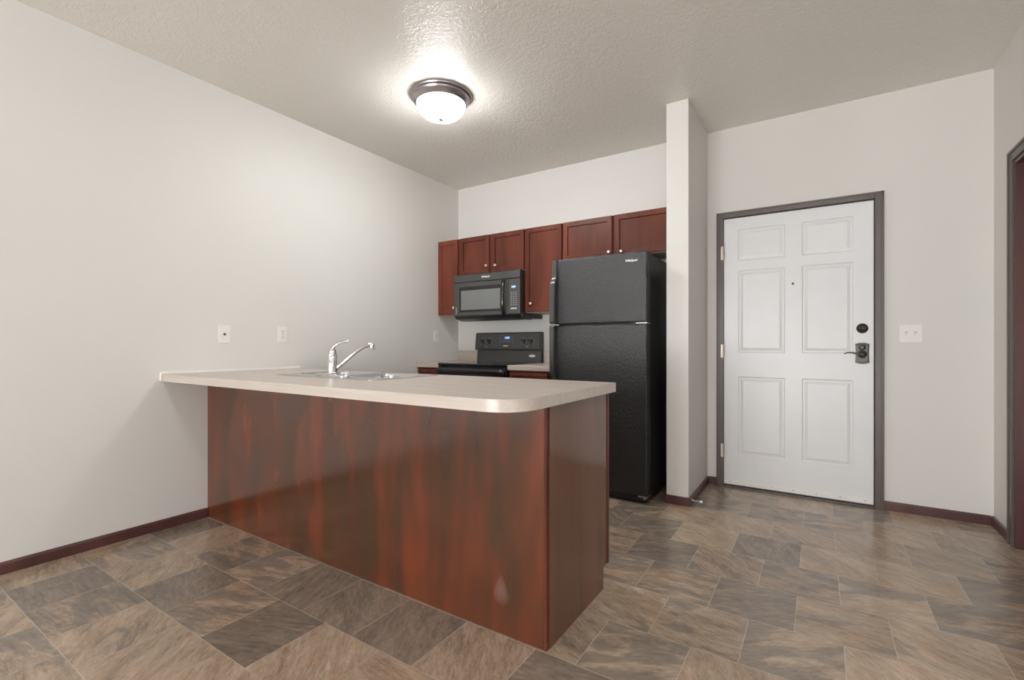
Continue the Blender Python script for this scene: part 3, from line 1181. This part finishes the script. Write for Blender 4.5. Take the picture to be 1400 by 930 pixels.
bmesh.ops.transform(b, matrix=Matrix.Translation((0, pface(1.146) - 0.0016, 1.146)) @ Matrix.Rotation(-pang, 4, 'X'), verts=b.verts)
dsp = obj('display', b, M['display'], cpn, label='small blue lit display')
lettering('12:00', 0.026, (-2.557, pface(1.148) - 0.0032, 1.148), M['digits'], dsp, rot=(PI / 2 - pang, 0, 0), name='digits', bold=0.0006)
for r_, (zz, xs) in enumerate(((1.112, (-2.60, -2.578, -2.556, -2.534, -2.514)), (1.146, (-2.636, -2.492)), (1.118, (-2.636, -2.488)), (1.094, (-2.488, -2.636)))):
    for x in xs:
        b = BM()
        box(b, x - 0.007, x + 0.007, pface(zz) - 0.0008, pface(zz) + 0.0004, zz - 0.0025, zz + 0.0025)
        obj('button', b, M['dim_mark'], cpn)
for x in (-2.806, -2.322):
    b = BM()
    box(b, x - 0.012, x + 0.012, pface(1.062) - 0.0008, pface(1.062) + 0.0004, 1.060, 1.064)
    obj('printed_mark', b, M['mark'], cpn)
lettering('Whirlpool', 0.014, (-2.568, pface(1.070) - 0.002, 1.070), M['silver'], cpn, 0.25, (PI / 2 - pang, 0, 0), 'brand_lettering', 0.0006)

# ---------------------------------------------------------------- over-the-range microwave
MX0, MX1, MY, MZ0, MZ1 = -2.952, -2.204, 3.535, 1.335, 1.742
mw = thing('microwave_oven', 'black over-the-range microwave mounted under the short cherry cabinet', 'microwave', ((MX0 + MX1) / 2, 3.74, MZ0))
b = BM()
box(b, MX0, MX1, MY + 0.036, YB - 0.004, MZ0 - 0.012, MZ1, 0.003)
obj('body', b, M['black_satin'], mw)
b = BM()
box(b, MX0, MX1, MY, MY + 0.036, 1.671, MZ1, 0.006, 3)
vg = obj('vent_grille', b, M['charcoal'], mw)
lettering('Whirlpool', 0.022, (-2.577, MY - 0.0012, 1.707), M['silver'], vg, 0.25, name='brand_lettering', bold=0.0008)
b = BM()
# door as a frame around the window
x0, x1, z0, z1 = MX0, -2.322, 1.352, 1.667
wx0, wx1, wz0, wz1 = -2.862, -2.411, 1.408, 1.592
box(b, x0, x1, MY, MY + 0.034, z0, z1, 0.005, 3)
md = obj('door', b, M['charcoal'], mw)
b = BM()
box(b, wx0 - 0.022, wx1 + 0.022, MY - 0.0014, MY + 0.002, wz0 - 0.022, wz1 + 0.034, 0.001)
obj('window_border', b, M['black'], md)
b = BM()
box(b, wx0, wx1, MY - 0.0026, MY + 0.001, wz0, wz1, 0.0008)
obj('window', b, M['mesh_window'], md, label='grey screened glass window')
b = BM()
hp = [(-2.372, MY - 0.002, 1.655), (-2.368, MY - 0.022, 1.640), (-2.362, MY - 0.040, 1.580), (-2.361, MY - 0.046, 1.505), (-2.362, MY - 0.040, 1.430), (-2.368, MY - 0.022, 1.372), (-2.372, MY - 0.002, 1.357)]
tube(b, smooth_pts(hp, 6), 0.014, 14, (1.25, 0.75))
obj('handle', b, M['black'], md, smooth=True)
b = BM()
box(b, MX0 + 0.028, MX0 + 0.034, MY - 0.001, MY + 0.002, 1.375, 1.440)
obj('hinge_cover', b, M['mark'], md)
b = BM()
box(b, -2.319, MX1, MY, MY + 0.034, 1.352, 1.667, 0.005, 3)
cp = obj('control_panel', b, M['charcoal'], mw)
b = BM()
box(b, -2.294, -2.242, MY - 0.0016, MY + 0.001, 1.577, 1.610, 0.0006)
ds = obj('display', b, M['display'], cp, label='small blue lit clock display')
lettering('2:00', 0.024, (-2.268, MY - 0.0034, 1.593), M['digits'], ds, name='digits', bold=0.0006)
for r in range(7):
    for k in range(3):
        b = BM()
        x = -2.290 + k * 0.024
        z = 1.545 - r * 0.0185
        box(b, x - 0.007, x + 0.007, MY - 0.0010, MY + 0.001, z - 0.0045, z + 0.0045)
        obj('button', b, M['dim_mark'], cp)
b = BM()
box(b, -2.298, -2.236, MY - 0.0010, MY + 0.001, 1.396, 1.408)
obj('start_key', b, M['mark'], cp)
b = BM()
pr = [(MY + 0.006, 1.350), (MY + 0.030, MZ0 - 0.008), (MY + 0.11, MZ0 - 0.026), (MY + 0.20, MZ0 - 0.026), (MY + 0.22, MZ0 - 0.012), (MY + 0.22, 1.350)]
loft(b, [[Vector((x, y, z)) for y, z in pr] for x in (MX0 + 0.004, MX1 - 0.004)])
obj('bottom_vent', b, M['black_satin'], mw)

# ---------------------------------------------------------------- wall cabinets
UF, UT = 3.622, 2.117            # door fronts, top
UB = UF + 0.0195                 # face frame plane


def wall_cab(x0, x1, z0, label, doors, group='cherry wall cabinets above the range and refrigerator'):
    t = thing('wall_cabinet', label, 'cabinet', ((x0 + x1) / 2, (UB + YB) / 2, z0), group)
    bm = BM()
    box(bm, x0, x1, UB, YB - 0.001, z0 + 0.004, UT, 0.001)
    obj('body', bm, M['cherry'], t)
    bm = BM()
    box(bm, x0 + 0.001, x1 - 0.001, UB + 0.002, YB - 0.001, z0, z0 + 0.004)
    obj('bottom_panel', bm, M['inside'], t, label='paler wood underside')
    for d0, d1, kx, kz in doors:
        door(t, d0, d1, z0 + 0.006, UT - 0.003, UF, kx, kz, stile=0.055)
    return t


wall_cab(XL + 0.002, -2.962, 1.372, 'tall narrow cherry wall cabinet in the left corner beside the microwave', [(XL + 0.004, -2.977, -3.012, 1.442)])
wall_cab(-2.960, -2.209, 1.752, 'short two-door cherry wall cabinet directly above the microwave', [(-2.950, -2.598, -2.620, 1.821), (-2.574, -2.216, -2.516, 1.815)])
wall_cab(-2.207, -1.832, 1.365, 'tall single-door cherry wall cabinet between microwave and refrigerator', [(-2.203, -1.840, -2.137, 1.443)])
wall_cab(-1.830, PX0 - 0.002, 1.782, 'short two-door cherry wall cabinet above the refrigerator', [(-1.826, -1.391, -1.411, 1.821), (-1.371, -0.898, -1.307, 1.816)])

# ---------------------------------------------------------------- refrigerator
FX0, FX1, FYD = -1.668, -0.968, 3.150
FT = 1.712
fr = thing('refrigerator', 'black pebbled top-freezer refrigerator beside the narrow stub wall', 'refrigerator', ((FX0 + FX1) / 2, 3.52, 0))
b = BM()
box(b, FX0 + 0.004, FX1 - 0.002, FYD + 0.078, 3.90, 0.025, FT - 0.012, 0.006, 3)
obj('body', b, M['black_satin'], fr)
b = BM()
box(b, FX0 + 0.01, FX1 - 0.01, FYD + 0.04, FYD + 0.08, 0.012, 0.060, 0.004)
obj('toe_grille', b, M['black_satin'], fr)
for x in (FX0 + 0.05, FX1 - 0.05):
    for y in (FYD + 0.12, 3.84):
        b = BM()
        lathe(b, [(0.02, 0), (0.02, 0.012), (0.012, 0.014), (0.012, 0.03)], 16, Matrix.Translation((x, y, 0)))
        obj('foot', b, M['black_satin'], fr)


def fridge_door(name, z0, z1):
    bm = BM()
    # front slightly crowned, rounded edges
    ol2 = []
    yb_ = FYD + 0.070
    ol2 += [(FX0, yb_), (FX0, FYD + 0.009), (FX0 + 0.002, FYD + 0.005), (FX0 + 0.006, FYD + 0.003)]
    for k in range(1, 12):
        u = k / 12
        ol2.append((FX0 + 0.006 + (FX1 - FX0 - 0.012) * u, FYD + 0.003 - 0.001 * math.sin(PI * u)))
    ol2 += [(FX1 - 0.006, FYD + 0.003), (FX1 - 0.002, FYD + 0.005), (FX1, FYD + 0.009), (FX1, yb_)]
    cxm = (FX0 + FX1) / 2
    rows = []
    for z, s, dy in ((z0, 0.992, 0.006), (z0 + 0.004, 0.998, 0.002), (z0 + 0.010, 1, 0), (z1 - 0.012, 1, 0), (z1 - 0.004, 0.998, 0.003), (z1, 0.992, 0.009)):
        rows.append([Vector((cxm + (x - cxm) * s, min(y + dy, yb_), z)) for x, y in ol2])
    loft(bm, rows)
    return obj(name, bm, M['pebble'], fr)


fd = fridge_door('freezer_door', 1.232, FT)
rd = fridge_door('refrigerator_door', 0.062, 1.222)
lettering('Whirlpool', 0.020, (-1.072, FYD - 0.0035, 1.652), M['silver'], fd, 0.25, name='brand_lettering', bold=0.0006)


def fr_handle(parent, pts, wid):
    bm = BM()
    rows = []
    P = smooth_pts([(0, y, z) for y, z in pts], 6)
    n_ = len(P)
    for i, p in enumerate(P):
        w = wid[0] + (wid[1] - wid[0]) * min(1, i / (n_ - 1) * 2.2)
        x1_ = FX0 + w
        x0_ = FX0 - 0.002
        t_ = 0.015
        rows.append([Vector((x, p.y + y, p.z)) for x, y in ((x0_ + 0.004, -t_), (x1_ - 0.006, -t_), (x1_, -t_ + 0.006), (x1_, t_ - 0.004), (x1_ - 0.004, t_), (x0_ + 0.003, t_), (x0_, t_ - 0.004), (x0_, -t_ + 0.005))])
    loft(bm, rows)
    return obj('handle', bm, M['charcoal'], parent, smooth=True)


fr_handle(fd, [(FYD + 0.006, FT - 0.004), (FYD - 0.004, 1.64), (FYD - 0.012, 1.575), (FYD - 0.040, 1.525), (FYD - 0.050, 1.42), (FYD - 0.050, 1.30), (FYD - 0.046, 1.238), (FYD + 0.0, 1.234)], (0.034, 0.040))
fr_handle(rd, [(FYD + 0.0, 1.221), (FYD - 0.046, 1.216), (FYD - 0.050, 1.15), (FYD - 0.050, 0.98), (FYD - 0.042, 0.88), (FYD - 0.010, 0.82), (FYD + 0.004, 0.76), (FYD + 0.006, 0.66)], (0.040, 0.034))
# hinges between the doors, at the top and at the foot
b = BM()
box(b, FX1 - 0.075, FX1 + 0.004, FYD + 0.004, FYD + 0.075, 1.2235, 1.2305, 0.001)
obj('middle_hinge', b, M['alum'], fr, label='silver metal hinge')
b = BM()
box(b, FX1 - 0.060, FX1 + 0.002, FYD + 0.010, FYD + 0.085, 0.048, 0.060, 0.001)
lathe(b, [(0.008, 0.036), (0.008, 0.052)], 12, Matrix.Translation((FX1 - 0.02, FYD + 0.022, 0)))
obj('bottom_hinge', b, M['alum'], fr, label='silver metal hinge')
b = BM()
box(b, FX1 - 0.10, FX1 - 0.006, FYD + 0.02, FYD + 0.16, FT - 0.011, FT + 0.006, 0.004)
obj('top_hinge_cover', b, M['black_satin'], fr)

# ================================================================== CEILING LIGHT
def ceiling_light(x, y, mat, label):
    t = thing('ceiling_light', label, 'ceiling light', (x, y, H))
    bm = BM()
    lathe(bm, [(0.150, 0.0), (0.198, 0.0), (0.203, -0.006), (0.200, -0.014), (0.186, -0.020), (0.183, -0.028), (0.186, -0.034), (0.178, -0.046), (0.164, -0.056), (0.160, -0.060),
               (0.156, -0.058), (0.150, -0.040)], 64, Matrix.Translation((x, y, H - 0.0005)))
    obj('rim', bm, M['fixture'], t, smooth=True)
    bm = BM()
    pr = []
    for k in range(15):
        a = 0.5 * PI * k / 14
        pr.append((0.159 * math.cos(a) ** 0.85 if k < 14 else 0.0, -0.054 - 0.104 * math.sin(a)))
    lathe(bm, pr, 56, Matrix.Translation((x, y, H)))
    dm = obj('glass_dome', bm, mat, t, smooth=True)
    bm = BM()
    lathe(bm, [(0.015, -0.155), (0.018, -0.160), (0.011, -0.165), (0.006, -0.170), (0.003, -0.174), (0, -0.175)], 20, Matrix.Translation((x, y, H)))
    obj('finial', bm, M['fixture'], t, smooth=True)
    return t


ceiling_light(-2.104, 2.389, M['dome'], 'lit frosted dome ceiling light with pewter rim above the kitchen')
ceiling_light(0.18, 0.45, M['fill_dome'], 'added unseen dome ceiling light near the right wall, short of the peninsula, for fill')  # added lamp out of view, brightens the entry side


# ================================================================== WALL PLATES
def plate_on_left(y0, y1, z0, z1, name, label, cat):
    t = thing(name, label, cat, (XL, (y0 + y1) / 2, (z0 + z1) / 2))
    bm = BM()
    box(bm, XL, XL + 0.006, y0, y1, z0, z1, 0.003, 3)
    obj('cover_plate', bm, M['plastic'], t)
    return t


t = plate_on_left(1.533, 1.606, 1.090, 1.206, 'cable_wall_plate', 'white cable jack plate on the left wall above the counter end', 'wall plate')
b = BM()
lathe(b, [(0.008, 0.005), (0.008, 0.008), (0.0048, 0.009), (0.0048, 0.018), (0, 0.018)], 12, at((XL, 1.5695, 1.148), (1, 0, 0)))
obj('coaxial_jack', b, M['bronze'], t)
for z in (1.107, 1.189):
    b = BM()
    lathe(b, [(0.0035, 0.005), (0.003, 0.0072), (0, 0.0074)], 10, at((XL, 1.5695, z), (1, 0, 0)))
    obj('screw', b, M['plastic'], t)

t = plate_on_left(1.931, 2.004, 1.096, 1.213, 'duplex_outlet', 'white duplex electrical outlet on the left wall near the faucet', 'outlet')
for z in (1.134, 1.176):
    b = BM()
    pts = [Vector((0, 1.9675 + 0.017 * math.cos(a) * 0.95, z + max(-0.0125, min(0.0125, 0.017 * math.sin(a))))) for a in [2 * PI * k / 28 for k in range(28)]]
    loft(b, [[p + Vector((XL + d, 0, 0)) for p in pts] for d in (0.005, 0.0075)])
    rc = obj('receptacle', b, M['plastic'], t)
    b = BM()
    box(b, XL + 0.0074, XL + 0.0078, 1.960, 1.9625, z - 0.004, z + 0.006)
    box(b, XL + 0.0074, XL + 0.0078, 1.9725, 1.975, z - 0.004, z + 0.006)
    lathe(b, [(0.0025, 0.0074), (0.0025, 0.0078)], 8, at((XL, 1.9675, z - 0.008), (1, 0, 0)))
    obj('slots', b, M['dark'], rc)
b = BM()
lathe(b, [(0.0035, 0.005), (0.003, 0.0072), (0, 0.0074)], 10, at((XL, 1.9675, 1.155), (1, 0, 0)))
obj('screw', b, M['steel'], t)

t = plate_on_left(3.553, 3.626, 1.108, 1.224, 'rocker_outlet', 'small white outlet on the left wall below the corner cabinet', 'outlet')
b = BM()
box(b, XL + 0.005, XL + 0.009, 3.573, 3.606, 1.133, 1.199, 0.0015)
ins = obj('insert', b, M['plastic'], t)
b = BM()
for z in (1.150, 1.182):
    box(b, XL + 0.0088, XL + 0.0094, 3.583, 3.5855, z - 0.004, z + 0.004)
    box(b, XL + 0.0088, XL + 0.0094, 3.594, 3.5965, z - 0.004, z + 0.004)
box(b, XL + 0.0088, XL + 0.0098, 3.584, 3.595, 1.162, 1.170)
obj('slots', b, M['dim_mark'], ins)

t = thing('light_switch', 'white double toggle light switch right of the entry door', 'light switch', (0.493, YB, 1.151))
b = BM()
box(b, 0.434, 0.552, YB - 0.006, YB, 1.093, 1.209, 0.003, 3)
obj('cover_plate', b, M['plastic'], t)
for x in (0.470, 0.516):
    b = BM()
    box(b, x - 0.0055, x + 0.0055, YB - 0.0066, YB - 0.004, 1.139, 1.163)
    obj('slot', b, M['dim_mark'], t)
    b = BM()
    pr = [(-0.005, 1.143), (-0.017, 1.138), (-0.018, 1.145), (-0.005, 1.160)]
    loft(b, [[Vector((xx, YB + y, z)) for y, z in pr] for xx in (x - 0.0045, x + 0.0045)])
    obj('toggle', b, M['plastic'], t)
    for z in (1.121, 1.181):
        b = BM()
        lathe(b, [(0.0035, 0.005), (0.003, 0.0072), (0, 0.0074)], 10, at((x, YB, z), (0, -1, 0)))
        obj('screw', b, M['plastic'], t)

# ================================================================== DOOR STOP
ds_ = thing('door_stop', 'small white-tipped spring door stop on the stub wall baseboard', 'door stop', (PX1 + 0.012, 3.345, 0.032))
b = BM()
lathe(b, [(0.011, 0), (0.011, 0.003), (0.007, 0.006)], 18, at((PX1 + 0.012, 3.345, 0.032), (1, 0, 0)))
pts = []
for k in range(97):
    a = 2 * PI * k / 8
    pts.append((PX1 + 0.016 + 0.050 * k / 96, 3.345 + 0.0052 * math.cos(a), 0.032 + 0.0052 * math.sin(a)))
tube(b, pts, 0.0012, 6)
obj('spring', b, M['chrome'], ds_, smooth=True)
b = BM()
lathe(b, [(0.0062, 0.052), (0.0075, 0.055), (0.0075, 0.064), (0.005, 0.068), (0, 0.069)], 18, at((PX1 + 0.012, 3.345, 0.032), (1, 0, 0)))
obj('rubber_tip', b, M['plastic'], ds_, smooth=True)
